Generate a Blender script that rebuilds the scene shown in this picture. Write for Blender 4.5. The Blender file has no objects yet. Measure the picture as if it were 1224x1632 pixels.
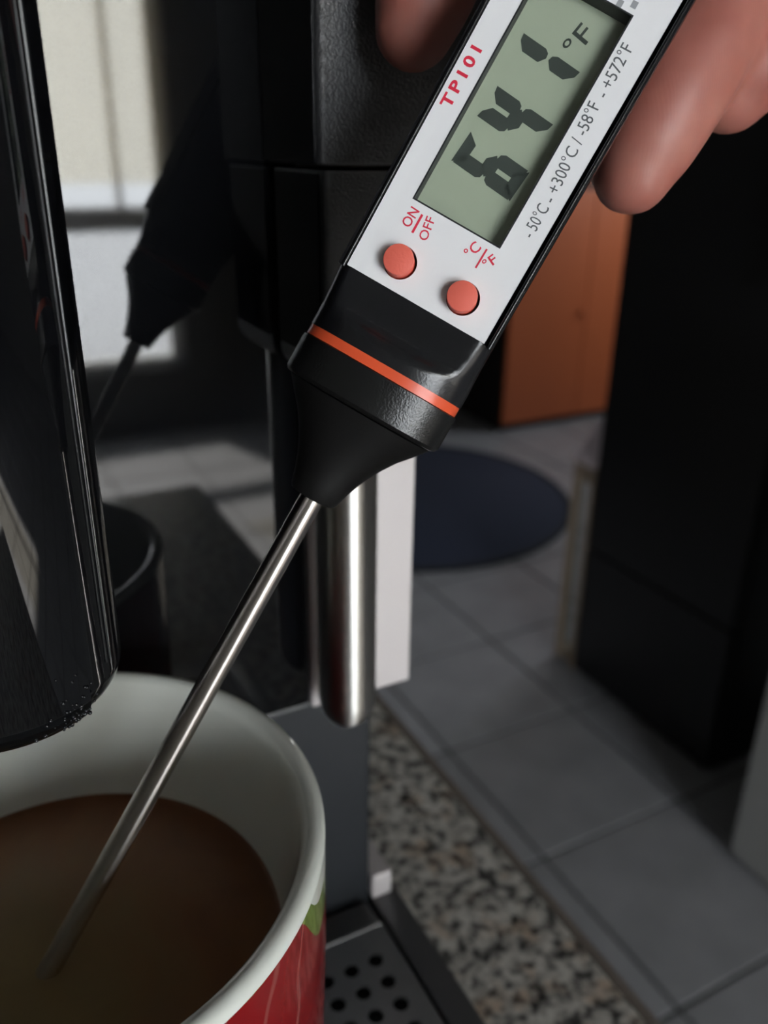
import bpy, bmesh, math, random
from mathutils import Vector, Matrix
random.seed(7)
R = math.radians
C = bpy.context.scene
COL = C.collection
CAM_Z = 1.15                      # camera height above the floor, metres
MM = 0.001

# ------------------------------------------------------------------ camera
F, CX, CY = 1350.0, 612.0, 816.0  # focal length in pixels of the 1224x1632 frame
yaw, pitch, roll = R(27.9), R(23.5), R(-0.8)
fw = Vector((math.sin(yaw), math.cos(yaw), 0)); rt = Vector((math.cos(yaw), -math.sin(yaw), 0)); up = Vector((0, 0, 1))
f2 = fw*math.cos(pitch) - up*math.sin(pitch)
dn = -(up*math.cos(pitch) + fw*math.sin(pitch))
r2 = rt*math.cos(roll) + dn*math.sin(roll)
d2 = dn*math.cos(roll) - rt*math.sin(roll)
cam = bpy.data.cameras.new('camera'); cam_o = bpy.data.objects.new('camera', cam); COL.objects.link(cam_o)
cam_o.matrix_world = Matrix(((r2.x, -d2.x, -f2.x, 0), (r2.y, -d2.y, -f2.y, 0), (r2.z, -d2.z, -f2.z, CAM_Z), (0, 0, 0, 1)))
cam.sensor_fit = 'VERTICAL'; cam.sensor_height = 36; cam.lens = F/1632*36
cam.clip_start = 0.01; cam.clip_end = 50
cam.dof.use_dof = True; cam.dof.focus_distance = 0.117; cam.dof.aperture_fstop = 17
C.camera = cam_o
# ------------------------------------------------------------------ daylight
C.view_settings.view_transform = 'Standard'; C.view_settings.look = 'None'
C.view_settings.gamma = 1; C.view_settings.use_curve_mapping = False
C.view_settings.exposure = 0.36
world = bpy.data.worlds.new('sky'); C.world = world; world.use_nodes = True
bg = world.node_tree.nodes['Background']
bg.inputs[0].default_value = (0.92, 0.955, 1.0, 1); bg.inputs[1].default_value = 15.0
WIN = (-0.50, 0.92, 0.26, 2.05)   # x0, x1, z0, z1 of the glazed opening behind the camera
WIN_Y = -3.2
la = bpy.data.lights.new('window_portal', 'AREA'); la.shape = 'RECTANGLE'
la.size = WIN[1]-WIN[0]; la.size_y = WIN[3]-WIN[2]; la.cycles.is_portal = True
lo = bpy.data.objects.new('window_portal', la); COL.objects.link(lo)
lo.location = ((WIN[0]+WIN[1])/2, WIN_Y-0.12, (WIN[2]+WIN[3])/2); lo.rotation_euler = (R(90), 0, 0)

W2 = (1.75, 2.45, 1.10, 1.95)       # y0, y1, z0, z1 of the window in the right-hand wall
W2_X = 3.40
lb = bpy.data.lights.new('side_window_portal', 'AREA'); lb.shape = 'RECTANGLE'
lb.size = W2[1]-W2[0]; lb.size_y = W2[3]-W2[2]; lb.cycles.is_portal = True
lq = bpy.data.objects.new('side_window_portal', lb); COL.objects.link(lq)
lq.location = (W2_X+.12, (W2[0]+W2[1])/2, (W2[2]+W2[3])/2); lq.rotation_euler = (R(90), 0, R(90))
sun = bpy.data.lights.new('sun', 'SUN'); sun.energy = 38; sun.angle = R(2); sun.color = (1.0, .95, .87)
so = bpy.data.objects.new('sun', sun); COL.objects.link(so)
so.rotation_euler = (R(47), 0, R(-18))           # steep sun falling through the window on to the floor just inside it

# ------------------------------------------------------------------ helpers
def ray(x, y): return r2*((x-CX)/F) + d2*((y-CY)/F) + f2
def P(x, y, k): return ray(x, y)*k           # millimetres from the camera, k = depth
def W(v): return Vector((v[0]*MM, v[1]*MM, v[2]*MM + CAM_Z))   # camera-based mm -> world metres

def mat(name, col, rough=0.5, metal=0.0, spec=0.5, bump=0.0, bscale=200, coat=0.0, sss=0.0, build=None):
    m = bpy.data.materials.new(name); m.use_nodes = True
    nt = m.node_tree; b = nt.nodes['Principled BSDF']
    b.inputs['Base Color'].default_value = (*col, 1); b.inputs['Roughness'].default_value = rough
    b.inputs['Metallic'].default_value = metal; b.inputs['Specular IOR Level'].default_value = spec
    b.inputs['Coat Weight'].default_value = coat
    if sss:
        b.inputs['Subsurface Weight'].default_value = sss; b.inputs['Subsurface Radius'].default_value = (1, .35, .2)
        b.inputs['Subsurface Scale'].default_value = 0.003
    tc = nt.nodes.new('ShaderNodeTexCoord')
    n = nt.nodes.new('ShaderNodeTexNoise'); n.inputs['Scale'].default_value = bscale; n.inputs['Detail'].default_value = 3
    nt.links.new(tc.outputs['Object'], n.inputs['Vector'])
    if bump:
        bp = nt.nodes.new('ShaderNodeBump'); bp.inputs['Strength'].default_value = bump; bp.inputs['Distance'].default_value = 0.0004
        nt.links.new(n.outputs['Fac'], bp.inputs['Height']); nt.links.new(bp.outputs['Normal'], b.inputs['Normal'])
    if build: build(nt, b, tc, n)
    return m
def mixcol(nt, b, fac, stops):
    r = nt.nodes.new('ShaderNodeValToRGB'); cr = r.color_ramp
    while len(cr.elements) < len(stops): cr.elements.new(0.5)
    for e, (p, c) in zip(cr.elements, stops): e.position = p; e.color = (*c, 1)
    nt.links.new(fac, r.inputs['Fac']); nt.links.new(r.outputs['Color'], b.inputs['Base Color'])
    return r
def var(amount, col):             # gentle colour variation of one base colour
    def f(nt, b, tc, n):
        a = tuple(max(0, c*(1-amount)) for c in col); z = tuple(min(1, c*(1+amount)) for c in col)
        mixcol(nt, b, n.outputs['Fac'], [(0.3, a), (0.7, z)])
    return f

def link(name, me, m, parent=None):
    o = bpy.data.objects.new(name, me); COL.objects.link(o)
    if m: me.materials.append(m)
    if parent: o.parent = parent; o.location = -parent.location
    return o
def finish(name, bm, m, parent=None, smooth=None):
    bmesh.ops.recalc_face_normals(bm, faces=bm.faces)
    me = bpy.data.meshes.new(name); bm.to_mesh(me); bm.free()
    if smooth:
        for p in me.polygons: p.use_smooth = True
        try: me.set_sharp_from_angle(angle=R(smooth))
        except Exception: pass
    return link(name, me, m, parent)
def box_bm(bm, x0, x1, y0, y1, z0, z1, bev=0, seg=2, xf=None):
    vs = [bm.verts.new((x, y, z)) for z in (z0, z1) for y in (y0, y1) for x in (x0, x1)]
    fs = [bm.faces.new([vs[i] for i in q]) for q in ((0,2,3,1),(4,5,7,6),(0,1,5,4),(2,6,7,3),(0,4,6,2),(1,3,7,5))]
    if bev:
        es = {e for f in fs for e in f.edges}
        bmesh.ops.bevel(bm, geom=list(es), offset=bev, segments=seg, affect='EDGES', profile=0.5)
    return bm
def box(name, m, x0, x1, y0, y1, z0, z1, parent=None, bev=0, seg=2):      # world metres
    bm = bmesh.new(); box_bm(bm, x0, x1, y0, y1, z0, z1, bev, seg)
    return finish(name, bm, m, parent)
def mbox(name, m, x0, x1, y0, y1, z0, z1, parent=None, bev=0, seg=2):     # camera-based millimetres
    return box(name, m, x0*MM, x1*MM, y0*MM, y1*MM, z0*MM+CAM_Z, z1*MM+CAM_Z, parent, bev*MM, seg)
def loft_bm(bm, rings, cap=True):
    rs = [[bm.verts.new(v) for v in r] for r in rings]
    n = len(rs[0])
    for a, b in zip(rs, rs[1:]):
        for i in range(n): bm.faces.new((a[i], a[(i+1) % n], b[(i+1) % n], b[i]))
    if cap: bm.faces.new(list(reversed(rs[0]))); bm.faces.new(rs[-1])
    return bm
def lathe(name, m, cx, cy, prof, parent=None, n=96, smooth=40, cap=False):       # prof: (radius, z) in camera-based mm
    bm = bmesh.new()
    loft_bm(bm, [[W((cx+r*math.cos(2*math.pi*i/n), cy+r*math.sin(2*math.pi*i/n), z)) for i in range(n)] for r, z in prof], cap)
    return finish(name, bm, m, parent, smooth)
def empty(name, loc, label=None, cat=None, group=None, kind=None):
    o = bpy.data.objects.new(name, None); COL.objects.link(o); o.location = loc; o.empty_display_size = 0.02
    tag(o, label, cat, group, kind); return o
def tag(o, label=None, cat=None, group=None, kind=None):
    for k, v in (('label', label), ('category', cat), ('group', group), ('kind', kind)):
        if v: o[k] = v
    return o
def struct(o, label=None, cat=None): return tag(o, label, cat, kind='structure')
def outline_mesh(name, outer, holes, depth):
    """flat plate with holes: filled 2D curve -> mesh, local XY plane, extruded by +-depth/2"""
    cu = bpy.data.curves.new(name, 'CURVE'); cu.dimensions = '2D'; cu.fill_mode = 'BOTH'; cu.extrude = depth/2
    for pts in [outer]+holes:
        s = cu.splines.new('POLY'); s.points.add(len(pts)-1); s.use_cyclic_u = True
        for p, q in zip(s.points, pts): p.co = (q[0], q[1], 0, 1)
    return curve_to_mesh(name, cu)
def curve_to_mesh(name, cu):
    o = bpy.data.objects.new(name, cu); COL.objects.link(o)
    dg = bpy.context.evaluated_depsgraph_get(); dg.update()
    me = bpy.data.meshes.new_from_object(o.evaluated_get(dg)); me.name = name
    bpy.data.objects.remove(o); bpy.data.curves.remove(cu); me.materials.clear()
    return me

# ------------------------------------------------------------------ materials
def granite(nt, b, tc, n):
    v = nt.nodes.new('ShaderNodeTexNoise'); v.inputs['Scale'].default_value = 190; v.inputs['Detail'].default_value = 4; v.inputs['Roughness'].default_value = .58
    nt.links.new(tc.outputs['Object'], v.inputs['Vector'])
    r = mixcol(nt, b, v.outputs['Fac'], [(0.36, (.045, .044, .042)), (0.43, (.20, .19, .18)), (0.485, (.45, .43, .395)), (0.60, (.74, .72, .67))])
    r.color_ramp.interpolation = 'LINEAR'
    v2 = nt.nodes.new('ShaderNodeTexNoise'); v2.inputs['Scale'].default_value = 90; nt.links.new(tc.outputs['Object'], v2.inputs['Vector'])
    r2_ = nt.nodes.new('ShaderNodeValToRGB'); r2_.color_ramp.elements[0].position = .52; r2_.color_ramp.elements[1].position = .68
    nt.links.new(v2.outputs['Fac'], r2_.inputs['Fac'])
    mx = nt.nodes.new('ShaderNodeMix'); mx.data_type = 'RGBA'; mx.blend_type = 'MULTIPLY'
    nt.links.new(r2_.outputs['Color'], mx.inputs['Factor']); nt.links.new(r.outputs['Color'], mx.inputs['A']); mx.inputs['B'].default_value = (.92, .76, .65, 1)
    nt.links.new(mx.outputs['Result'], b.inputs['Base Color'])
def wood(c1, c2):
    def f(nt, b, tc, n):
        mp = nt.nodes.new('ShaderNodeMapping'); mp.inputs['Scale'].default_value = (9, 9, .7)
        nt.links.new(tc.outputs['Object'], mp.inputs['Vector']); nt.links.new(mp.outputs['Vector'], n.inputs['Vector'])
        mixcol(nt, b, n.outputs['Fac'], [(0.3, c1), (0.7, c2)])
    return f
def mug_print(nt, b, tc, n):
    # printed pattern: white under the lip, green leaves, then red ground with thin pale lines
    g = nt.nodes.new('ShaderNodeNewGeometry'); sp = nt.nodes.new('ShaderNodeSeparateXYZ'); nt.links.new(tc.outputs['Object'], sp.inputs[0])
    n.inputs['Scale'].default_value = 42; n.inputs['Detail'].default_value = 1
    def mth(op, *v):
        q_ = nt.nodes.new('ShaderNodeMath'); q_.operation = op
        for i, k in enumerate(v):
            if isinstance(k, (int, float)): q_.inputs[i].default_value = k
            else: nt.links.new(k, q_.inputs[i])
        return q_.outputs[0]
    d = mth('ADD', mth('MULTIPLY_ADD', sp.outputs['X'], .88, mth('MULTIPLY', sp.outputs['Y'], -.47)), .0549)
    m1 = nt.nodes.new('ShaderNodeMapRange'); m1.interpolation_type = 'SMOOTHSTEP'
    for k, v in (('From Min', .0434), ('From Max', .0455), ('To Min', 0), ('To Max', .0105)): m1.inputs[k].default_value = v
    nt.links.new(d, m1.inputs['Value'])
    z = mth('ADD', mth('MULTIPLY_ADD', n.outputs['Fac'], .004, sp.outputs['Z']), m1.outputs['Result'])
    mr = nt.nodes.new('ShaderNodeMapRange'); mr.inputs['From Min'].default_value = 1.030; mr.inputs['From Max'].default_value = 1.060
    nt.links.new(z, mr.inputs['Value'])
    r = mixcol(nt, b, mr.outputs['Result'], [(0.0, (.27, .010, .012)), (0.63, (.27, .010, .012)), (0.635, (.17, .25, .035)), (0.84, (.17, .25, .035)), (0.845, (.82, .84, .78))])
    r.color_ramp.interpolation = 'CONSTANT'
    wv = nt.nodes.new('ShaderNodeTexWave'); wv.inputs['Scale'].default_value = 45; wv.inputs['Distortion'].default_value = 9; wv.inputs['Detail Scale'].default_value = .6
    nt.links.new(tc.outputs['Object'], wv.inputs['Vector'])
    wr = nt.nodes.new('ShaderNodeValToRGB'); wr.color_ramp.elements[0].position = .93; wr.color_ramp.elements[1].position = 1.0
    wr.color_ramp.elements[1].color = (.13, .13, .13, 1)
    nt.links.new(wv.outputs['Fac'], wr.inputs['Fac'])
    mx = nt.nodes.new('ShaderNodeMix'); mx.data_type = 'RGBA'; nt.links.new(wr.outputs['Color'], mx.inputs['Factor'])
    nt.links.new(r.outputs['Color'], mx.inputs['A']); mx.inputs['B'].default_value = (.75, .45, .38, 1)
    nt.links.new(mx.outputs['Result'], b.inputs['Base Color'])
def coffee_col(nt, b, tc, n):
    n.inputs['Scale'].default_value = 38; n.inputs['Detail'].default_value = 4; n.inputs['Distortion'].default_value = 1.4
    vm = nt.nodes.new('ShaderNodeVectorMath'); vm.operation = 'DISTANCE'; vm.inputs[1].default_value = (-.012, .108, CAM_Z-.1275)
    nt.links.new(tc.outputs['Object'], vm.inputs[0])
    ad = nt.nodes.new('ShaderNodeMath'); ad.operation = 'MULTIPLY_ADD'; nt.links.new(n.outputs['Fac'], ad.inputs[0]); ad.inputs[1].default_value = .034; nt.links.new(vm.outputs['Value'], ad.inputs[2])
    mr = nt.nodes.new('ShaderNodeMapRange'); mr.inputs['From Min'].default_value = .012; mr.inputs['From Max'].default_value = .066
    nt.links.new(ad.outputs[0], mr.inputs['Value'])
    mixcol(nt, b, mr.outputs['Result'], [(0.1, (.31, .22, .10)), (0.45, (.24, .155, .064)), (0.75, (.25, .11, .04)), (1.0, (.19, .07, .026))])
def skin_col(nt, b, tc, n):
    n.inputs['Scale'].default_value = 70; n.inputs['Detail'].default_value = 4
    mixcol(nt, b, n.outputs['Fac'], [(0.3, (.33, .10, .075)), (0.55, (.40, .145, .112)), (0.75, (.47, .20, .155))])
    v = nt.nodes.new('ShaderNodeTexWave'); v.inputs['Scale'].default_value = 700; v.inputs['Distortion'].default_value = 5; v.inputs['Detail'].default_value = 2; v.inputs['Detail Scale'].default_value = .4
    nt.links.new(tc.outputs['Object'], v.inputs['Vector'])
    bp = nt.nodes.new('ShaderNodeBump'); bp.inputs['Strength'].default_value = .035; bp.inputs['Distance'].default_value = .0002
    nt.links.new(v.outputs['Fac'], bp.inputs['Height']); nt.links.new(bp.outputs['Normal'], b.inputs['Normal'])
def brushed(nt, b, tc, n):
    mp = nt.nodes.new('ShaderNodeMapping'); mp.inputs['Scale'].default_value = (900, 900, 12)
    nt.links.new(tc.outputs['Object'], mp.inputs['Vector']); nt.links.new(mp.outputs['Vector'], n.inputs['Vector'])
    n.inputs['Scale'].default_value = 1
    mr = nt.nodes.new('ShaderNodeMapRange'); mr.inputs['To Min'].default_value = .16; mr.inputs['To Max'].default_value = .28
    nt.links.new(n.outputs['Fac'], mr.inputs['Value']); nt.links.new(mr.outputs['Result'], b.inputs['Roughness'])
def aniso(r):
    def f(nt, b, tc, n):
        tg = nt.nodes.new('ShaderNodeTangent'); tg.direction_type = 'RADIAL'; tg.axis = 'Z'
        b.inputs['Anisotropic'].default_value = .97; b.inputs['Anisotropic Rotation'].default_value = .25; b.inputs['Roughness'].default_value = r
        nt.links.new(tg.outputs[0], b.inputs['Tangent'])
    return f
def pane_mat(name, tint, gloss=.08):
    m = bpy.data.materials.new(name); m.use_nodes = True; nt = m.node_tree; nt.nodes.clear()
    o = nt.nodes.new('ShaderNodeOutputMaterial'); mx = nt.nodes.new('ShaderNodeMixShader'); t = nt.nodes.new('ShaderNodeBsdfTransparent'); g = nt.nodes.new('ShaderNodeBsdfGlossy')
    t.inputs[0].default_value = (*tint, 1); g.inputs['Roughness'].default_value = .02
    fr = nt.nodes.new('ShaderNodeFresnel'); fr.inputs[0].default_value = 1.45
    ge = nt.nodes.new('ShaderNodeNewGeometry'); iv = nt.nodes.new('ShaderNodeMath'); iv.operation = 'SUBTRACT'; iv.inputs[0].default_value = 1; nt.links.new(ge.outputs['Backfacing'], iv.inputs[1])
    ml = nt.nodes.new('ShaderNodeMath'); ml.operation = 'MULTIPLY'; nt.links.new(fr.outputs[0], ml.inputs[0]); nt.links.new(iv.outputs[0], ml.inputs[1]); nt.links.new(ml.outputs[0], mx.inputs[0]); nt.links.new(t.outputs[0], mx.inputs[1]); nt.links.new(g.outputs[0], mx.inputs[2]); nt.links.new(mx.outputs[0], o.inputs[0])
    return m
def curtain_mat():
    m = bpy.data.materials.new('cream_voile'); m.use_nodes = True; nt = m.node_tree; nt.nodes.clear()
    o = nt.nodes.new('ShaderNodeOutputMaterial'); a = nt.nodes.new('ShaderNodeMixShader'); d = nt.nodes.new('ShaderNodeBsdfDiffuse'); t = nt.nodes.new('ShaderNodeBsdfTranslucent')
    b2 = nt.nodes.new('ShaderNodeMixShader'); tr = nt.nodes.new('ShaderNodeBsdfTransparent')
    d.inputs[0].default_value = (.85, .80, .68, 1); t.inputs[0].default_value = (.95, .88, .74, 1); tr.inputs[0].default_value = (1, .95, .82, 1)
    a.inputs[0].default_value = .7; b2.inputs[0].default_value = .76
    nt.links.new(d.outputs[0], a.inputs[1]); nt.links.new(t.outputs[0], a.inputs[2])
    nt.links.new(a.outputs[0], b2.inputs[1]); nt.links.new(tr.outputs[0], b2.inputs[2]); nt.links.new(b2.outputs[0], o.inputs[0])
    return m

M = dict(
    wall=mat('painted_plaster', (.11, .105, .095), .9, bump=.15, build=var(.05, (.11, .105, .095))),
    ceiling=mat('ceiling_paint', (.20, .20, .195), .9),
    grout=mat('dark_grout', (.045, .045, .045), .9, bump=.3),
    tile=mat('grey_blue_tile', (.29, .29, .305), .42, bscale=9, build=var(.12, (.29, .29, .305))),
    granite=mat('speckled_granite', (.5, .5, .5), .3, build=granite),
    granite_edge=mat('counter_edge_strip', (.24, .205, .18), .5),
    counter_front=mat('counter_unit_front', (.30, .28, .26), .5),
    black_unit=mat('black_lacquer_front', (.006, .006, .007), .35, bump=.05),
    grey_unit=mat('grey_front', (.30, .30, .29), .5, bump=.05),
    orange_wood=mat('orange_beech_veneer', (.6, .2, .05), .45, build=wood((.47, .115, .042), (.55, .145, .052))),
    dark_wood=mat('dark_side_panel', (.018, .013, .011), .6),
    rug=mat('navy_rug', (.016, .022, .045), .95, bump=.8, bscale=300, build=var(.3, (.016, .022, .045))),
    rug_edge=mat('dark_rug_binding', (.010, .012, .02), .9),
    lilac=mat('pale_lilac_board', (.66, .60, .62), .5),
    frame_wood=mat('pale_brown_frame', (.30, .23, .17), .6, build=wood((.26, .2, .14), (.34, .26, .2))),
    cushion=mat('grey_green_fabric', (.36, .40, .32), .95, bump=.5, bscale=160),
    gloss=mat('gloss_black_plastic', (.004, .0042, .005), .035, spec=.5),
    satin=mat('satin_black_plastic', (.008, .008, .009), .28),
    grain=mat('grained_black_plastic', (.045, .045, .047), .36, bump=.6, bscale=2100),
    silver=mat('silver_paint', (.62, .58, .58), .42, metal=.15, bump=.03, bscale=1500),
    base_grey=mat('dark_grey_plastic', (.018, .0205, .024), .45, bump=.05, bscale=1200),
    chrome=mat('brushed_chrome', (.66, .64, .61), .1, metal=1.0, build=aniso(.33)),
    steel=mat('brushed_steel', (.62, .57, .53), .2, metal=1.0, build=aniso(.25)),
    plate=mat('steel_drip_plate', (.30, .30, .31), .34, metal=.9, bump=.03, bscale=900),
    rail=mat('grey_tray_plastic', (.10, .10, .105), .35),
    basin=mat('black_basin', (.004, .004, .004), .6),
    drop=mat('water_drops', (.01, .01, .012), .03, coat=.5),
    glaze=mat('white_glaze', (.84, .86, .80), .12, coat=.3),
    mug=mat('printed_glaze', (.6, .02, .02), .15, coat=.3, build=mug_print),
    coffee=mat('milky_coffee', (.3, .15, .06), .35, build=coffee_col),
    tbody=mat('black_abs', (.010, .010, .0115), .24, bump=.08, bscale=2600),
    tcap=mat('black_grained_abs', (.007, .007, .007), .27, bump=.16, bscale=3200),
    tnose=mat('matte_black_abs', (.0045, .0042, .0042), .5, spec=.3, bump=.05, bscale=4000),
    label=mat('white_label', (.86, .86, .88), .3, bump=.02),
    red_btn=mat('red_rubber', (.80, .145, .10), .55, bump=.1, bscale=2500),
    ring=mat('orange_seal', (.78, .10, .035), .3),
    lcd=mat('lcd_olive', (.44, .49, .385), .35, bump=.02, bscale=900),
    seg=mat('lcd_segment', (.050, .062, .055), .5),
    red_ink=mat('red_ink', (.72, .022, .06), .5),
    grey_ink=mat('grey_ink', (.10, .11, .12), .5),
    faint_ink=mat('faint_ink', (.33, .34, .36), .5),
    well=mat('black_well', (.012, .013, .016), .5),
    skin=mat('skin', (.6, .3, .2), .48, sss=.25, build=skin_col),
    nail=mat('fingernail', (.72, .50, .44), .3, sss=.1),
    sleeve=mat('dark_sleeve', (.02, .022, .03), .95, bump=.6, bscale=400),
    white_frame=mat('white_window_frame', (.75, .75, .73), .4),
    glass=pane_mat('window_glass', (.97, .98, .98)), clear=pane_mat('clear_lens', (.97, .98, .97)), cab_glass=pane_mat('cabinet_glass', (.88, .9, .88)),
    voile=curtain_mat(),
    terrace=mat('pale_terrace_stone', (.45, .46, .48), .9, bump=.3),
)

# ------------------------------------------------------------------ room shell
X0, X1, Y0, Y1, ZC = -0.62, 3.40, WIN_Y, 3.36, 2.5
floor = struct(box('floor', M['grout'], X0-.15, X1+.15, Y0-.15, Y1+.15, -.10, -.004), 'grey square tiled floor with dark joints', 'floor')
bm = bmesh.new(); box_bm(bm, -.1565, .1565, -.1565, .1565, -.006, 0, .0015, 1); bmesh.ops.recalc_face_normals(bm, faces=bm.faces)
tile_me = bpy.data.meshes.new('tile'); bm.to_mesh(tile_me); bm.free(); tile_me.materials.append(M['tile'])
for i in range(-2, 9):
    for j in range(-13, 8):
        t = bpy.data.objects.new('tile', tile_me); COL.objects.link(t)
        t.location = (.785+.16+.32*i, .861+.16+.32*j, random.uniform(-.0006, .0004)); t.parent = floor
struct(box('ceiling', M['ceiling'], X0-.15, X1+.15, Y0-.15, Y1+.15, ZC, ZC+.12), 'plain pale ceiling above the kitchen', 'ceiling')
struct(box('wall_left', M['wall'], X0-.15, X0, Y0-.15, Y1+.15, 0, ZC), 'plain wall behind the worktop', 'wall')
bm = bmesh.new()
for a in ((Y0-.15, W2[0], 0, ZC), (W2[1], Y1+.15, 0, ZC), (W2[0], W2[1], 0, W2[2]), (W2[0], W2[1], W2[3], ZC)):
    box_bm(bm, X1, X1+.15, a[0], a[1], a[2], a[3])
struct(finish('wall_right', bm, M['wall']), 'plain wall with a window beyond the dark units', 'wall')
w2 = empty('window_2', (X1+.06, 2.15, W2[2]), 'white framed window in the wall beyond the black cabinet', 'window', kind='structure')
bm = bmesh.new(); fr = .05
for a in ((W2[0], W2[1], W2[2], W2[2]+fr), (W2[0], W2[1], W2[3]-fr, W2[3]), (W2[0], W2[0]+fr, W2[2], W2[3]), (W2[1]-fr, W2[1], W2[2], W2[3]), (2.07, 2.13, W2[2], W2[3])):
    box_bm(bm, X1+.03, X1+.09, a[0], a[1], a[2], a[3], .004, 1)
finish('window_frame', bm, M['white_frame'], w2)
for ya, yb in ((W2[0]+fr, 2.07), (2.13, W2[1]-fr)): box('pane', M['glass'], X1+.058, X1+.062, ya, yb, W2[2]+fr, W2[3]-fr, w2)
struct(box('wall_far', M['wall'], X0, X1, Y1, Y1+.15, 0, ZC), 'plain wall behind the orange cabinet', 'wall')
bm = bmesh.new()
for a in ((X0, WIN[0], 0, ZC), (WIN[1], X1, 0, ZC), (WIN[0], WIN[1], 0, WIN[2]), (WIN[0], WIN[1], WIN[3], ZC)):
    box_bm(bm, a[0], a[1], Y0-.15, Y0, a[2], a[3])
struct(finish('wall_back', bm, M['wall']), 'plain wall around the glazed opening', 'wall')
win = empty('window_1', (.5, Y0-.06, WIN[2]), 'wide white framed window behind the photographer', 'window', kind='structure')
bm = bmesh.new(); fr = .055
for a in ((WIN[0], WIN[1], WIN[2], WIN[2]+fr), (WIN[0], WIN[1], WIN[3]-fr, WIN[3]), (WIN[0], WIN[0]+fr, WIN[2], WIN[3]), (WIN[1]-fr, WIN[1], WIN[2], WIN[3]),
          (-.02, .04, WIN[2], WIN[3]), (WIN[0], WIN[1], .82, .91), (.705, .725, .91, WIN[3])):
    box_bm(bm, a[0], a[1], Y0-.09, Y0-.03, a[2], a[3], .004, 1)
finish('window_frame', bm, M['white_frame'], win)
for xa, xb in ((WIN[0]+fr, -.02), (.04, WIN[1]-fr)):
    for za, zb in ((WIN[2]+fr, .82), (.91, WIN[3]-fr)):
        box('pane', M['glass'], xa, xb, Y0-.062, Y0-.058, za, zb, win)
struct(box('terrace', M['terrace'], -8, 9, -14, Y0-.15, -.12, -.02), 'pale stone terrace outside the window', 'terrace')
# cream curtain hanging inside the window, folded sheet with thickness
bm = bmesh.new(); n = 90
fr_, bk_ = [], []
for z in (1.0, 2.25):
    fr_.append([bm.verts.new((.44+.42*i/n, Y0+.06+.018*math.sin(i*.85)+.006*math.sin(i*.31), z)) for i in range(n+1)])
for i in range(n): bm.faces.new((fr_[0][i], fr_[0][i+1], fr_[1][i+1], fr_[1][i]))
cu = finish('curtain', bm, M['voile'], smooth=60)
tag(cu, 'cream voile curtain hanging at the upper window pane', 'curtain')

# ------------------------------------------------------------------ far side of the room
oc = empty('orange_cabinet', (2.45, 3.1, 0), 'orange beech cabinet with dark side panel standing beyond the round rug', 'cabinet')
zt = 1.02
box('carcass', M['dark_wood'], 2.105, 2.895, 2.90, 3.345, .004, zt, oc, .003)
box('door', M['orange_wood'], 2.100, 2.498, 2.879, 2.898, .035, zt-.03, oc, .003)
d2o = box('door', M['orange_wood'], 2.502, 2.900, 2.879, 2.898, .035, zt-.03, oc, .003)
box('cabinet_top', M['orange_wood'], 2.09, 2.91, 2.872, 3.35, zt, zt+.022, oc, .003)
kb = bmesh.new(); bmesh.ops.create_uvsphere(kb, u_segments=12, v_segments=8, radius=.013, matrix=Matrix.Translation((2.469, 2.866, .495)))
finish('knob', kb, M['orange_wood'], oc, 60)
rug = empty('round_rug', (1.373, 2.403, 0), 'round navy rug lying on the tiles in front of the orange cabinet', 'rug')
def disc(name, m, r0, r1, z0, z1, parent):
    bm = bmesh.new(); n = 96; b = .004
    pr = [(r1-b, z0), (r1, z0+b), (r1, z1-b), (r1-b, z1), (max(r0, .001), z1), (max(r0, .001), z0)]
    rings = [[(1.373+r*math.cos(2*math.pi*i/n), 2.403+r*math.sin(2*math.pi*i/n), z) for i in range(n)] for r, z in pr]
    rings.append(rings[0]); loft_bm(bm, rings, False); bmesh.ops.remove_doubles(bm, verts=bm.verts, dist=1e-6)
    return finish(name, bm, m, parent, 50)
disc('pile', M['rug'], 0, .545, .0005, .012, rug); disc('binding', M['rug_edge'], .545, .565, .0005, .014, rug)

# glass fronted hutch with a sloping lid, between the rug and the black unit
hu = empty('glass_fronted_hutch', (1.36, 1.345, 0), 'low glass-fronted wooden hutch with pale sloping lid behind the black cabinet', 'hutch')
hx, hy0, hy1, ht = 1.205, 1.303, 1.372, .512
for y in (hy0, hy1-.010):
    box('post', M['frame_wood'], hx, hx+.022, y, y+.010, 0, ht, hu, .002)
    box('post', M['frame_wood'], hx+.28, hx+.302, y, y+.010, 0, ht+.12, hu, .002)
box('bottom_board', M['frame_wood'], hx+.002, hx+.30, hy0+.001, hy1-.001, .012, .03, hu)
box('rail', M['frame_wood'], hx+.002, hx+.02, hy0+.010, hy1-.010, ht-.04, ht-.005, hu)
box('pane', M['cab_glass'], hx+.008, hx+.012, hy0+.010, hy1-.010, .03, ht-.04, hu)
bm = bmesh.new(); v = [bm.verts.new(q) for q in ((hx-.006, hy0-.004, ht), (hx-.006, hy1+.004, ht), (hx+.16, hy1+.004, ht+.185), (hx+.16, hy0-.004, ht+.185))]
f = bm.faces.new(v); bmesh.ops.solidify(bm, geom=[f], thickness=.028); finish('sloping_lid', bm, M['lilac'], hu)
bm = bmesh.new(); bmesh.ops.create_uvsphere(bm, u_segments=20, v_segments=14, radius=1, matrix=Matrix.Translation((hx+.085, (hy0+hy1)/2, .108)) @ Matrix.Diagonal((.06, .0235, .076, 1)))
cs = finish('cushion', bm, M['cushion'], None, 80); tag(cs, 'grey-green rounded bundle behind the hutch glass', 'cushion')

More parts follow.
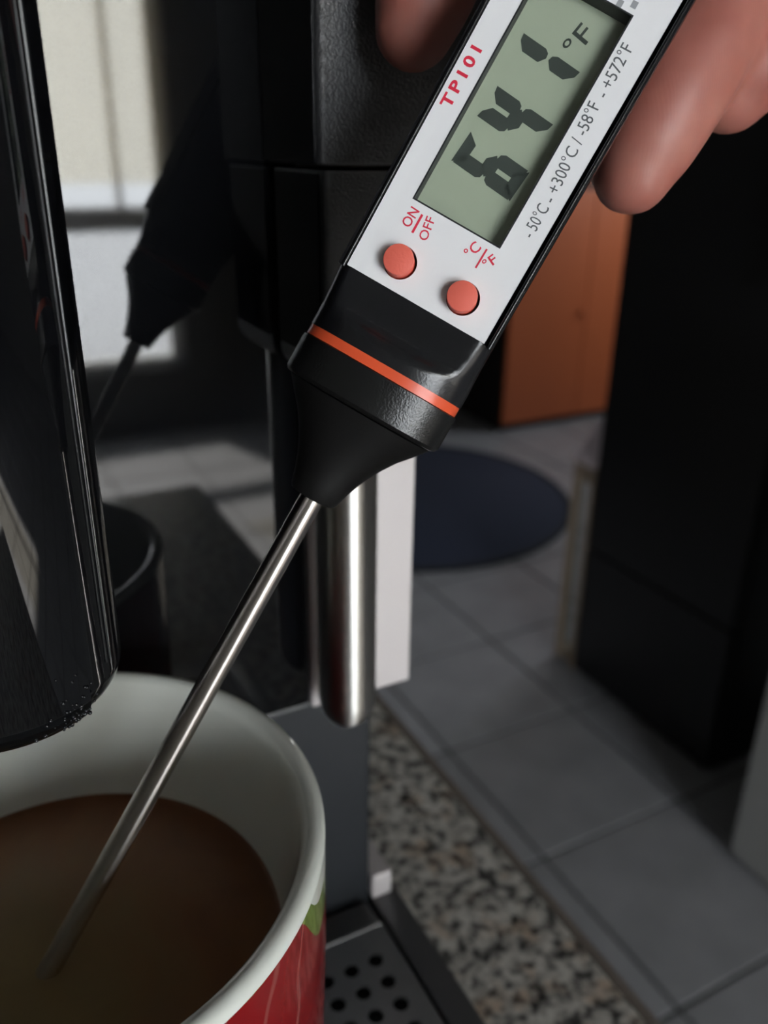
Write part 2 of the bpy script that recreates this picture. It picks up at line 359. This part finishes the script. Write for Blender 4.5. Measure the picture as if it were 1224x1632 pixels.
# tall black unit on the right: door above a drawer, plinth
bu = empty('black_cabinet', (1.5, 1.09, 0), 'tall black cabinet with a door above a deep drawer, right of the rug', 'cabinet')
bx, by0, by1 = 1.202, .89, 1.297
box('carcass', M['black_unit'], bx+.022, bx+.60, by0, by1, .002, 1.95, bu, .003)
box('drawer_front', M['black_unit'], bx, bx+.02, by0+.002, by1-.002, .012, .326, bu, .003)
box('door', M['black_unit'], bx, bx+.02, by0+.002, by1-.002, .331, 1.945, bu, .003)
box('handle', M['black_unit'], bx-.018, bx-.004, by0+.04, by0+.052, .95, 1.25, bu, .003)
for z in (.97, 1.22): box('handle_post', M['black_unit'], bx-.006, bx+.004, by0+.042, by0+.050, z, z+.01, bu)
gu = empty('grey_cabinet', (1.4, .4, 0), 'pale grey floor cabinet at the right edge, nearer than the black one', 'cabinet')
box('carcass', M['grey_unit'], 1.083, 1.66, .10, .706, .002, .86, gu, .002)
box('door', M['grey_unit'], 1.063, 1.081, .102, .706, .03, .70, gu, .003)
box('drawer_front', M['grey_unit'], 1.063, 1.081, .102, .706, .706, .858, gu, .003)
box('cabinet_top', M['grey_unit'], 1.055, 1.67, .095, .712, .862, .90, gu, .003)

# ------------------------------------------------------------------ worktop
CT = CAM_Z-.240
wt = empty('worktop', (-.2, .6, CT), 'speckled brown and grey granite worktop under the coffee machine', 'worktop')
EX = .1563
box('granite_slab', M['granite'], X0+.005, EX-.004, -.26, 2.0, CT-.034, CT, wt, .002)
box('edge_strip', M['granite_edge'], EX-.004, EX, -.26, 2.0, CT-.034, CT-.0005, wt, .0015)
wu = empty('worktop_base_unit', (-.2, .4, 0), 'floor units carrying the granite worktop', 'cabinet')
box('carcass', M['counter_front'], X0+.005, EX-.05, -.24, 1.99, .0, CT-.036, wu)
for k in range(4): box('door', M['counter_front'], EX-.049, EX-.03, -.235+.555*k, -.235+.555*k+.55, .1, CT-.05, wu, .003)

# ------------------------------------------------------------------ coffee machine
cm = empty('coffee_machine', (-.03, .35, CT), 'gloss black coffee machine with silver side strip, spout and steam tube', 'coffee machine')
PY = 170.0
mbox('housing', M['satin'], -150, 92, PY+6, 500, -150, 60, cm, 3)
mbox('base', M['base_grey'], -145, 87.8, PY+1.5, 490, -239.5, -134.5, cm, 1.5)
mbox('front_panel', M['gloss'], -150, 69.2, PY, PY+5.8, -134.2, 60, cm, 1.0, 3)
mbox('side_strip', M['silver'], 69.6, 98.8, PY, PY+340, -136, 60, cm, .8)
mbox('trim_foot', M['silver'], 87.9, 94.6, PY, PY+30, -213.4, -204.3, cm, .8)
# steam housing: grained front, gloss side, seam, slimmer tip below
def rbox(name, m, x0, x1, y0, y1, z0, z1, rv, rb, parent):
    """box with rounded vertical edges (rv) and rounded bottom (rb)"""
    def sec(x0, x1, y0, y1, r, z):
        o = []
        for cx_, cy_, a in ((x1-r, y1-r, 0), (x0+r, y1-r, 90), (x0+r, y0+r, 180), (x1-r, y0+r, 270)):
            for k in range(7): o.append(W((cx_+r*math.cos(R(a+15*k)), cy_+r*math.sin(R(a+15*k)), z)))
        return o
    rings = []
    for k in range(7):
        a = R(90*k/6); ins = rb*(1-math.sin(a)); rings.append(sec(x0+ins, x1-ins, y0+ins, y1-ins, max(rv-ins*.5, .3), z0+rb*(1-math.cos(a))))
    rings.append(sec(x0, x1, y0, y1, rv, z1))
    bm = bmesh.new(); loft_bm(bm, rings); return finish(name, bm, m, parent)
rbox('steam_housing', M['grain'], 62.6, 99, 143.6, PY-.5, -3.6, 31, 1.2, .6, cm)
mbox('gloss_cheek', M['gloss'], 62.2, 62.7, 145.2, PY-.5, -3.4, 31, cm)
rbox('steam_tip', M['grain'], 63.6, 97, 143.8, PY-1.5, -44, -4.4, 1.2, 4.5, cm)
mbox('gloss_cheek', M['gloss'], 63.2, 63.7, 146, PY-3, -38, -5, cm)
TX, TY, TR_ = 73.4, 156.5, 6.9
pr = [(TR_, -30), (TR_, -124)]
for k in range(1, 9):
    a = R(90*k/8); pr.append((TR_-7.5+7.5*math.cos(a) if TR_-7.5+7.5*math.cos(a) > .3 else .3, -124-8.5*math.sin(a)))
lathe('steam_tube', M['chrome'], TX, TY, pr, cm, 64, 30, True)
# round knob on the panel
def ydisc(name, m, cx, cz, prof, parent, n=64):
    bm = bmesh.new(); loft_bm(bm, [[W((cx+r*math.cos(2*math.pi*i/n), y, cz+r*math.sin(2*math.pi*i/n))) for i in range(n)] for r, y in prof]); return finish(name, bm, m, parent, 35)
# spout column: stadium plan, rounded foot, proud front cover
SX, SY, SR = -.5, 120.4, 17.3
def stadium(r, z, a0=-180, a1=0, n=40, back=152):
    o = [W((SX+r*math.cos(R(a0+(a1-a0)*k/n)), SY+r*math.sin(R(a0+(a1-a0)*k/n)), z)) for k in range(n+1)]
    return o+[W((SX+r, back, z)), W((SX-r, back, z))]
rings = []
for k in range(9):
    a = R(90*k/8); rings.append(stadium(SR-5+5*math.sin(a), -76.4+5*(1-math.cos(a))))
rings.append(stadium(SR, 58)); bm = bmesh.new(); loft_bm(bm, rings); finish('spout_column', bm, M['gloss'], cm, 40)
bm = bmesh.new()
def sector(r, z, a0, a1, r_in, n=24):
    o = [W((SX+r*math.cos(R(a0+(a1-a0)*k/n)), SY+r*math.sin(R(a0+(a1-a0)*k/n)), z)) for k in range(n+1)]
    return o+[W((SX+r_in*math.cos(R(a1-(a1-a0)*k/n)), SY+r_in*math.sin(R(a1-(a1-a0)*k/n)), z)) for k in range(n+1)]
rings = []
for k in range(9):
    a = R(90*k/8); rings.append(sector(SR-5+.6+5*math.sin(a), -76.8+5*(1-math.cos(a)), -126, -54, SR-6))
rings.append(sector(SR+.6, 58, -126, -54, SR-6)); loft_bm(bm, rings); finish('spout_cover', bm, M['gloss'], cm, 40)
bm = bmesh.new()
for a in (-38, -34.5, -142, -145.5):
    x, y = SX+(SR+.05)*math.cos(R(a)), SY+(SR+.05)*math.sin(R(a))
    loft_bm(bm, [[W((x+.16*math.cos(R(60*i)), y+.16*math.sin(R(60*i)), z)) for i in range(6)] for z in (-69, 56)])
finish('spout_rib', bm, M['satin'], cm, 60)
for dx in (-9, 7): lathe('coffee_nozzle', M['satin'], SX+dx, SY-1, [(3.4, -70), (3.4, -81), (2.9, -82.5), (1.8, -82.5), (1.8, -76)], cm, 24, 40)
mbox('spout_carriage', M['gloss'], SX-30, SX+30, 112, PY+1, 40, 60, cm, 3)
bm = bmesh.new()
for k in range(60):
    a = random.gauss(-63, 6); r = SR+.58; z = -75.6+abs(random.gauss(0, 3.6)); s = random.uniform(.12, .34)
    if z < -71.8:
        ins = 5*(1-math.sqrt(max(0, 1-((-71.8-z)/5)**2))); r -= ins
    bmesh.ops.create_icosphere(bm, subdivisions=2, radius=s*MM, matrix=Matrix.Translation(W((SX+r*math.cos(R(a)), SY+r*math.sin(R(a)), z))))
dr = finish('water_droplets', bm, M['drop'], cm, 80); dr['kind'] = 'stuff'

# ------------------------------------------------------------------ drip tray
TZ = -210.0
dt = empty('drip_tray', (0, .09, CT), 'drip tray with perforated steel plate in a grey rail under the mug', 'drip tray')
hs = 2.15
holes = [[(78.0-7.5*i+hs*math.cos(2*math.pi*k/16), 148.6-7.42*j+hs*math.sin(2*math.pi*k/16)) for k in range(16)] for i in range(23) for j in range(16)]
me = outline_mesh('perforated_plate', [(-94, 26), (85.0, 26), (85.4, 159.2), (-94, 159.2)], holes, .9)
me.transform(Matrix.Translation((0, 0, CAM_Z+(TZ-.45)*MM)) @ Matrix.Diagonal((MM, MM, MM, 1)))
link('perforated_plate', me, M['plate'], dt)
mbox('plate_lip', M['plate'], -94, 85.4, 158.5, 159.5, TZ-5, TZ+.25, dt, .35)
mbox('plate_lip', M['plate'], 84.9, 85.6, 26, 159.2, TZ-5, TZ+.0, dt, .3)
bm = bmesh.new()
for a in ((88.0, 97.0, 18, 176), (-106, -95.2, 18, 171), (-95.2, 88.0, 18, 24.5)):
    box_bm(bm, a[0]*MM, a[1]*MM, a[2]*MM, a[3]*MM, CT+.0002, CAM_Z-.2136, .0012, 2)
finish('tray_rail', bm, M['rail'], dt, 40)
mbox('basin', M['basin'], -95, 86.4, 24.7, 171, -239.6, -219, dt)
mbox('back_rail', M['rail'], -95, 86.4, 160.8, 171.2, -218.9, -214.0, dt, .6)

# ------------------------------------------------------------------ mug and coffee
MX, MY, RZ = -.44, 115.9, -100.7
mug = empty('mug', (MX*MM, MY*MM, CAM_Z+TZ*MM), 'white-lipped mug with red and green print, under the coffee spout', 'mug')
bot = TZ+.2
lathe('mug_wall', M['mug'], MX, MY, [(28, bot), (33, bot+.3), (36.5, bot+3), (39.5, bot+10), (42.5, bot+25), (44.6, bot+50), (45.7, bot+85), (45.95, RZ-2.2)], mug, 128, 60)
lathe('mug_lining', M['glaze'], MX, MY, [(45.95, RZ-2.2), (45.9, RZ-1.2), (45.2, RZ-.3), (44.2, RZ), (43.2, RZ-.3), (42.5, RZ-1.2), (41.8, RZ-4), (40.4, RZ-12), (38.2, RZ-25), (36.5, RZ-45), (34, RZ-80), (29, RZ-98), (20, RZ-103), (.5, RZ-103)], mug, 128, 80)
bm = bmesh.new()
hd = Vector((-.94, -.34, 0)); sd = Vector((-hd.y, hd.x, 0)); rings = []
for k in range(25):
    a = R(-90+180*k/24); c = Vector((MX, MY, 0)) + hd*(42+26*math.cos(a)) + Vector((0, 0, -150+30*math.sin(a)))
    nrm = hd*math.cos(a) + Vector((0, 0, 1))*math.sin(a)
    rings.append([W(c+nrm*3.2*math.cos(2*math.pi*i/14)+sd*5.5*math.sin(2*math.pi*i/14)) for i in range(14)])
loft_bm(bm, rings); finish('handle', bm, M['mug'], mug, 60)
bm = bmesh.new(); CZ = -127.5; n = 128
rings = []
for r, z in ((38.2, CZ+.9), (37.9, CZ+.35), (37.3, CZ), (30, CZ+.1), (15, CZ), (.3, CZ)):
    rings.append([W((MX+r*math.cos(2*math.pi*i/n), MY+r*math.sin(2*math.pi*i/n), z)) for i in range(n)])
for r, z in ((.3, CZ-8), (37.2, CZ-8)): rings.append([W((MX+r*math.cos(2*math.pi*i/n), MY+r*math.sin(2*math.pi*i/n), z)) for i in range(n)])
rings.append(rings[0]); loft_bm(bm, rings, False); bmesh.ops.remove_doubles(bm, verts=bm.verts, dist=1e-7)
cf = finish('coffee', bm, M['coffee'], None, 60); tag(cf, 'milky brown coffee with a pale foam filling the mug', 'coffee')

# ------------------------------------------------------------------ thermometer
d0 = 118.0
LC = P(662, 485, d0); MOUTH = P(497, 793, 129.1)
rv = ray(662, 485).normalized(); AX = LC + rv*7
for _ in range(6):
    t = (MOUTH-AX).normalized(); nn = (-rv - (-rv.dot(t))*t).normalized()
    w = nn.cross(t)
    if w.dot(r2) < 0: w = -w
    a = R(6); n_ = nn*math.cos(a) - w*math.sin(a); w_ = w*math.cos(a) + nn*math.sin(a)
    AX = LC - n_*7
tdir, wdir, ndir = t, w_, n_
def L(t, w, h): return AX + tdir*t + wdir*w + ndir*h           # h measured from the axis, label face at 7
def loc(x, y, h=7):                                            # where the sight line through a label detail meets the label plane
    r_ = ray(x, y); o = AX + ndir*h; k = o.dot(ndir)/r_.dot(ndir); p = r_*k-AX
    return p.dot(tdir), p.dot(wdir)
th = empty('digital_thermometer', W(L(0, 0, 0)), 'black probe thermometer with white label and screen, held over the mug', 'thermometer')
def sec(t, hw, hf, hb, e=3.0, n=64, flat=None):
    """superellipse section: half width, front and back half thickness"""
    o = []
    for k in range(n):
        a = 2*math.pi*k/n; c, s = math.cos(a), math.sin(a)
        x = hw*math.copysign(abs(c)**(2/e), c); y = (hf if s > 0 else hb)*math.copysign(abs(s)**(2/e), s)
        o.append(W(L(t, x, min(y, flat) if flat is not None else y)))
    return o
def loft(name, m, rings, parent=None, smooth=35):
    bm = bmesh.new(); loft_bm(bm, rings); return finish(name, bm, m, parent, smooth)
LW0, LW1 = 11.05, 11.15      # label half width
# body: box of label length with a well for the plate, then the rounded shoulder
rings = [sec(-84, 8, 3, 5, 3), sec(-82.5, 11, 3.6, 6.5, 4), sec(-79, 12.2, 3.9, 7.6, 5), sec(-70, 12.5, 4.0, 8, 6)]
rings += [sec(-.5, 12.5, 4.0, 8, 6)]
body = loft('body', M['tbody'], rings, th)
rings = [sec(-.5, 12.5, 7.6, 8, 5, flat=6.85), sec(1.0, 12.5, 7.7, 8, 4.5, flat=6.8), sec(3.0, 12.55, 7.9, 8, 3.6, flat=6.45), sec(4.8, 12.6, 8.0, 8.1, 3.0, flat=6.15), sec(5.6, 12.65, 8.1, 8.1, 2.7, flat=6.35), sec(6.3, 12.7, 8.1, 8.2, 2.5, flat=7.05), sec(7.0, 12.72, 8.1, 8.2, 2.45, flat=7.75), sec(7.8, 12.75, 8.1, 8.2, 2.4), sec(9.3, 12.75, 8.0, 8.2, 2.4)]
loft('shoulder', M['tbody'], rings, th, 60)
# thin raised rim round the label
def quad_prism(name, m, quad, h0, h1, parent, bev=.12):
    bm = bmesh.new(); a = [bm.verts.new(W(L(p[0], p[1], h0))) for p in quad]; b = [bm.verts.new(W(L(p[0], p[1], h1))) for p in quad]
    nq = len(quad); bm.faces.new(a); bm.faces.new(list(reversed(b)))
    for i in range(nq): bm.faces.new((a[i], b[i], b[(i+1) % nq], a[(i+1) % nq]))
    if bev: bmesh.ops.bevel(bm, geom=list(bm.edges), offset=bev*MM, segments=2, affect='EDGES')
    return finish(name, bm, m, parent, 40)
for w0, w1 in ((-11.5, -11.9), (11.95, 11.75)):
    bm = bmesh.new(); rings = []
    for tt, ww in ((.3, w0), (-38, (w0+w1)/2), (-77, w1)):
        rings.append([W(L(tt, ww+.30*math.cos(2*math.pi*i/14), 6.95+.30*math.sin(2*math.pi*i/14))) for i in range(14)])
    loft_bm(bm, rings); finish('label_rim', bm, M['tbody'], th, 60)
    s = 1 if w0 > 0 else -1
    quad_prism('label_rim', M['tbody'], [(-77, s*12.35), (-77, w1), (.2, w0), (.2, s*12.3)], 3.8, 6.9, th, 0)
# white label plate with window and button holes (local u = reading direction = -t, v = -w)
LB = Matrix((( -tdir.x*MM, -wdir.x*MM, ndir.x*MM, 0), (-tdir.y*MM, -wdir.y*MM, ndir.y*MM, 0), (-tdir.z*MM, -wdir.z*MM, ndir.z*MM, 0), (0, 0, 0, 1)))
def at_h(h): return Matrix.Translation(W(L(0, 0, h))) @ LB
q = [loc(*p) for p in ((658, 315), (801, 401), (1005, 22))]
lt0, lt1 = (q[0][0]+q[1][0])/2, q[2][0]
lw0, lw1 = q[0][1], (q[1][1]+q[2][1])/2
print('LCD', lt0, lt1, lw0, lw1, 'label', [loc(*p) for p in ((553, 425), (772, 545), (769, 0), (1075, 0))])
lcd = [(-lt0, -lw0), (-lt0, -lw1), (-lt1, -lw1), (-lt1, -lw0)]
B1, B2 = loc(635, 413, 8.86), loc(736.7, 471.6, 8.86)
BR = 2.12
circ = lambda c, r: [(-c[0]+r*math.cos(2*math.pi*k/40), -c[1]+r*math.sin(2*math.pi*k/40)) for k in range(40)]
me = outline_mesh('label_plate', [(0.05, 11.05), (0.05, -11.05), (74, -10.9), (74, 11.5)], [lcd, circ((B1[0], B1[1]+.16), BR+.24), circ((B2[0], B2[1]+.16), BR+.24)], 2.9)
me.transform(at_h(5.55)); link('label_plate', me, M['label'], th)
# screen well walls, screen, lens
bm = bmesh.new()
wl = .22
def lquad(u0, u1, v0, v1, h0, h1):
    vs = [bm.verts.new(W(L(-u, -v, h))) for h in (h0, h1) for v in (v0, v1) for u in (u0, u1)]
    for qd in ((0,2,3,1),(4,5,7,6),(0,1,5,4),(2,6,7,3),(0,4,6,2),(1,3,7,5)): bm.faces.new([vs[i] for i in qd])
U0, U1, V0, V1 = -lt0, -lt1, -lw1, -lw0
HS = 4.2
lquad(U0, U0+wl, V0, V1, HS-.15, 7.03); lquad(U1-wl, U1, V0, V1, HS-.15, 7.03)
lquad(U0+wl, U1-wl, V0, V0+wl, HS-.15, 7.03); lquad(U0+wl, U1-wl, V1-wl, V1, HS-.15, 7.03)
finish('screen_bezel', bm, M['well'], th)
quad_prism('lcd_screen', M['lcd'], [(lt0-.02, lw0+.02), (lt0-.02, lw1-.02), (lt1+.02, lw1-.02), (lt1+.02, lw0+.02)], HS-.15, HS, th, 0)
quad_prism('screen_lens', M['clear'], [(lt0-wl, lw0+wl), (lt0-wl, lw1-wl), (lt1+wl, lw1-wl), (lt1+wl, lw0+wl)], 6.45, 6.55, th, 0)
# seven-segment digits on the screen: corners taken on the screen plane
def digit(on, tl, tr, bl):
    """tl/tr/bl in (t, w); segments a..g"""
    tl, tr, bl = Vector(tl), Vector(tr), Vector(bl); X = tr-tl; Y = bl-tl
    wx = 2.05/X.length; wy = 2.05/Y.length; g = .022
    pt = lambda x, y: tl + X*x + Y*y
    S = dict(
        a=[(0, 0), (.98, 0), (.74, .17), (.20, .17)], d=[(.20, .83), (.74, .83), (.98, 1), (0, 1)],
        b=[(1, .03), (1, .405), (.92, .465), (.78, .48), (.57, .41), (.57, .15), (.80, .05)],
        c=[(1, .97), (.80, .95), (.57, .83), (.57, .61), (.78, .52), (.92, .535), (1, .60)],
        g=[(.15, .5), (.40, .39), (.62, .39), (.85, .495), (.58, .605), (.38, .605)])
    S['f'] = [(1-x, y) for x, y in S['b']]; S['e'] = [(1-x, y) for x, y in S['c']]
    bm = bmesh.new()
    for s in on:
        pts = [pt(*p) for p in S[s]]
        a = [bm.verts.new(W(L(p.x, p.y, HS+.01))) for p in pts]; b = [bm.verts.new(W(L(p.x, p.y, HS+.05))) for p in pts]
        bm.faces.new(b); bm.faces.new(list(reversed(a)))
        for i in range(len(a)): bm.faces.new((a[i], a[(i+1) % len(a)], b[(i+1) % len(a)], b[i]))
    return finish('digit', bm, M['seg'], th)
s_ = [loc(*p, HS) for p in ((719, 256), (751, 209), (812, 321), (759, 190), (790, 135), (832, 51), (932, 118), (884, 197))]
six_tl, six_tr, six_bl = s_[0], s_[1], s_[2]
def off(a, b): return (a[0]+b[0], a[1]+b[1])
dx1 = (s_[4][0]-six_tr[0], s_[4][1]-six_tr[1]); dx2 = (s_[5][0]-six_tr[0], s_[5][1]-six_tr[1])
digit('afgedc', six_tl, six_tr, six_bl)
digit('fgbc', off(six_tl, dx1), off(six_tr, dx1), off(six_bl, dx1))
digit('bc', off(six_tl, dx2), off(six_tr, dx2), off(six_bl, dx2))

def text(s, p0, p1, height, m, h, name='lettering', bold=0.0, spacing=1.0, shear=0.0, fit=True):
    """text running from p0 to p1, both (t, w) points on the baseline"""
    cu = bpy.data.curves.new(name, 'FONT'); cu.body = s; cu.size = 1; cu.offset = bold; cu.space_character = spacing; cu.shear = shear; cu.extrude = .01
    cu.resolution_u = 3
    me = curve_to_mesh(name, cu)
    xs = [v.co.x for v in me.vertices]; x0, x1 = min(xs), max(xs)
    a = Vector((-p0[0], -p0[1])); b = Vector((-p1[0], -p1[1])); d = b-a
    sx = d.length/(x1-x0); sy = height/.727; d.normalize()
    T = Matrix(((d.x*sx, -d.y*sy, 0, a.x), (d.y*sx, d.x*sy, 0, a.y), (0, 0, 1, 0), (0, 0, 0, 1))) @ Matrix.Translation((-x0, 0, 0))
    me.transform(at_h(h+.02) @ T)
    return link(name, me, m, th)
def tpx(s, a, b, height, m, h=7.0, **k): return text(s, loc(*a, h), loc(*b, h), height, m, h, **k)
tpx('TP101', (716, 174), (768, 80), 1.6, M['red_ink'], bold=.03, spacing=1.3)
g = M['grey_ink']
tpx('- 50°C', (848, 381), (876, 332), 1.75, g)
tpx('- +300°C / -58°F', (882, 325), (957, 168), 1.75, g)
tpx('- +572°F', (966, 158), (1010, 76), 1.75, g)
tpx('ON', (652, 364), (669, 337), 1.45, M['red_ink'], bold=.01)
tpx('OFF', (680, 385), (694, 349), 1.35, M['red_ink'], bold=.006)
tpx('°C', (749, 413), (768, 396), 1.5, M['red_ink'], bold=.01)
tpx('°F', (776, 430), (794, 417), 1.4, M['red_ink'], bold=.01)
def bar(a, b, wd, m):
    p, q = Vector(loc(*a)), Vector(loc(*b)); d = (q-p).normalized(); nrm = Vector((-d.y, d.x))*wd/2
    quad_prism('lettering', m, [p+nrm, q+nrm, q-nrm, p-nrm], 7.0, 7.03, th, 0)
bar((657, 371), (673, 342), .34, M['red_ink']); bar((758, 427), (776, 397), .26, M['red_ink'])
text('°F', loc(917, 92, HS), loc(948, 54, HS), 2.6, M['seg'], HS, name='unit_symbol', bold=.006)
for k, (a, b) in enumerate((((985, 11), (991, 0)), ((1008, 13), (1014, 2)))):
    bar(a, b, .8, M['faint_ink'])
# buttons
for c in (B1, B2):
    bm = bmesh.new(); rings = []
    for r, h in ((BR, 4.1), (BR, 8.65), (BR-.06, 8.8), (BR-.2, 8.86)):
        rings.append([W(L(c[0]+r*math.cos(2*math.pi*k/48), c[1]+r*math.sin(2*math.pi*k/48), h)) for k in range(48)])
    loft_bm(bm, rings); finish('button', bm, M['red_btn'], th, 40)
# orange sealing ring, grained cap with flared nose, steel probe
loft('sealing_ring', M['ring'], [sec(9.25, 12.3, 7.6, 7.8, 2.4), sec(9.3, 12.62, 7.95, 8.1, 2.4), sec(10.75, 12.62, 7.95, 8.1, 2.4), sec(10.8, 12.3, 7.6, 7.8, 2.4)], th)
cap = [(10.75, 12.5, 7.8), (10.9, 12.95, 8.2), (16.2, 12.95, 8.2), (16.7, 12.6, 7.9), (16.9, 11.9, 7.4)]
nose = [(17.0, 11.9, 7.4), (19.2, 10.15, 6.7), (21, 8.6, 6.1), (23.2, 7.15, 5.5), (25.2, 6.05, 5.0), (27, 5.25, 4.6), (29, 4.55, 4.25), (31.3, 3.9, 3.85), (31.8, 3.6, 3.6), (31.8, 2.2, 2.2)]
loft('cap', M['tcap'], [sec(t_, a_, b_, b_, 2.4) for t_, a_, b_ in cap], th, 30)
loft('cap_nose', M['tnose'], [sec(t_, a_, b_, b_, 2.4-.4*min(1, (t_-17)/12)) for t_, a_, b_ in nose], th, 60)
p0 = L(31.0, 0, 0); p1 = P(90, 1525, 141.5); pd = (p1-p0).normalized(); p2 = p1+pd*7
pu = pd.cross(Vector((0, 0, 1))).normalized(); pv = pd.cross(pu)
rings = [[W(c+pu*r*math.cos(2*math.pi*i/40)+pv*r*math.sin(2*math.pi*i/40)) for i in range(40)] for c, r in ((p0, 1.87), (p1, 1.9), (p2, 1.9), (p2+pd*1.2, 1.5), (p2+pd*1.8, .6))]
loft('probe', M['steel'], rings, th, 40)

# ------------------------------------------------------------------ the hand holding it
def capsule_chain(bm, pts):
    """tapered rounded tubes through (centre, radius) points; overlaps are fused by the remesh below"""
    for (a, ra), (b, rb) in zip(pts, pts[1:]):
        ax = (b-a); ln = ax.length; ax.normalize()
        s = ax.orthogonal().normalized(); q_ = ax.cross(s); n = 20; rings = []
        for k in range(5):
            f = R(-85+85*k/4); rings.append((a+ax*ra*math.sin(f), ra*math.cos(f)))
        for k in range(5):
            f = R(85*k/4); rings.append((b+ax*rb*math.sin(f), rb*math.cos(f)))
        loft_bm(bm, [[W(c+s*r*math.cos(2*math.pi*i/n)+q_*r*math.sin(2*math.pi*i/n)) for i in range(n)] for c, r in rings])
hand = empty('hand', W(P(1180, -200, 150)), 'hand gripping the thermometer from behind, fingertips at its left and right edges', 'hand')
bm = bmesh.new()
pp = lambda x, y, k, r: (P(x, y, k), r)
chains = dict(
    right=[pp(1008, 278, 133.5, 6.4), pp(1032, 222, 132.5, 8.1), pp(1066, 155, 131.5, 8.8), pp(1112, 70, 131, 8.9), pp(1170, -40, 133, 9.6), pp(1230, -190, 142, 10.5), pp(1260, -330, 158, 13)],
    middle=[pp(1165, 150, 139, 6.5), pp(1200, 95, 137, 8.6), pp(1250, 30, 137, 9.2), pp(1300, -60, 140, 9.8), pp(1360, -190, 150, 11), pp(1330, -340, 165, 13)],
    left=[pp(660, 46, 133, 6.5), pp(672, 4, 131.8, 7.6), pp(700, -70, 131, 8.2), pp(770, -190, 131, 8.8), pp(880, -310, 134, 9.6), pp(1030, -400, 148, 12)],
    ring=[pp(1330, 120, 150, 7.5), pp(1390, 40, 147, 8.6), pp(1440, -90, 152, 9.4), pp(1420, -260, 166, 12)],
    little=[pp(1440, 90, 160, 6.6), pp(1490, 0, 158, 7.6), pp(1510, -130, 164, 8.6), pp(1470, -270, 174, 11)],
    palm=[pp(1060, -380, 158, 13), pp(1200, -400, 164, 16), pp(1340, -400, 172, 16), pp(1440, -330, 178, 14)],
    wrist=[pp(1250, -420, 166, 17), pp(1330, -640, 172, 20), pp(1420, -900, 170, 24), pp(1560, -1300, 168, 28)])
for c_ in chains.values(): capsule_chain(bm, c_)
me = bpy.data.meshes.new('skin_surface'); bm.to_mesh(me); bm.free()
o = bpy.data.objects.new('skin_surface', me); COL.objects.link(o)
md = o.modifiers.new('r', 'REMESH'); md.mode = 'VOXEL'; md.voxel_size = .0011; md.use_smooth_shade = True
md = o.modifiers.new('s', 'SMOOTH'); md.iterations = 14; md.factor = .5
dg = bpy.context.evaluated_depsgraph_get(); dg.update()
me2 = bpy.data.meshes.new_from_object(o.evaluated_get(dg)); bpy.data.objects.remove(o); me2.name = 'skin_surface'
for p in me2.polygons: p.use_smooth = True
me2.materials.clear(); link('skin_surface', me2, M['skin'], hand)

# nail edge peeping out beneath the right fingertip: a thin shell over the fingertip's outer side
tip = W(P(952, 312, 131)); me = me2
near = min(me.vertices, key=lambda v_: (v_.co+hand.location*0-tip).length).co.copy()
fdir = (P(1008, 278, 133.5)-P(1066, 155, 131.5)).normalized(); look = (-wdir*.80-ndir*.60).normalized()
bm = bmesh.new(); bm.from_mesh(me); bm.normal_update()
c_ = W(P(1012, 268, 133.3)); near = min(me.vertices, key=lambda v_: (v_.co-(c_+look*.0075)).length).co.copy(); cen = near-fdir*.002
for f_ in [f_ for f_ in bm.faces if (f_.calc_center_median()-cen).length > .0062 or f_.normal.dot(look) < .5]: bm.faces.remove(f_)
for v_ in [v_ for v_ in bm.verts if not v_.link_faces]: bm.verts.remove(v_)
bm.normal_update()
top = {v_: v_.co+v_.normal*.00035 for v_ in bm.verts}
for v_, c_ in top.items(): v_.co = c_
bmesh.ops.solidify(bm, geom=bm.faces[:], thickness=.0004)
finish('fingernail', bm, M['nail'], hand, 60)
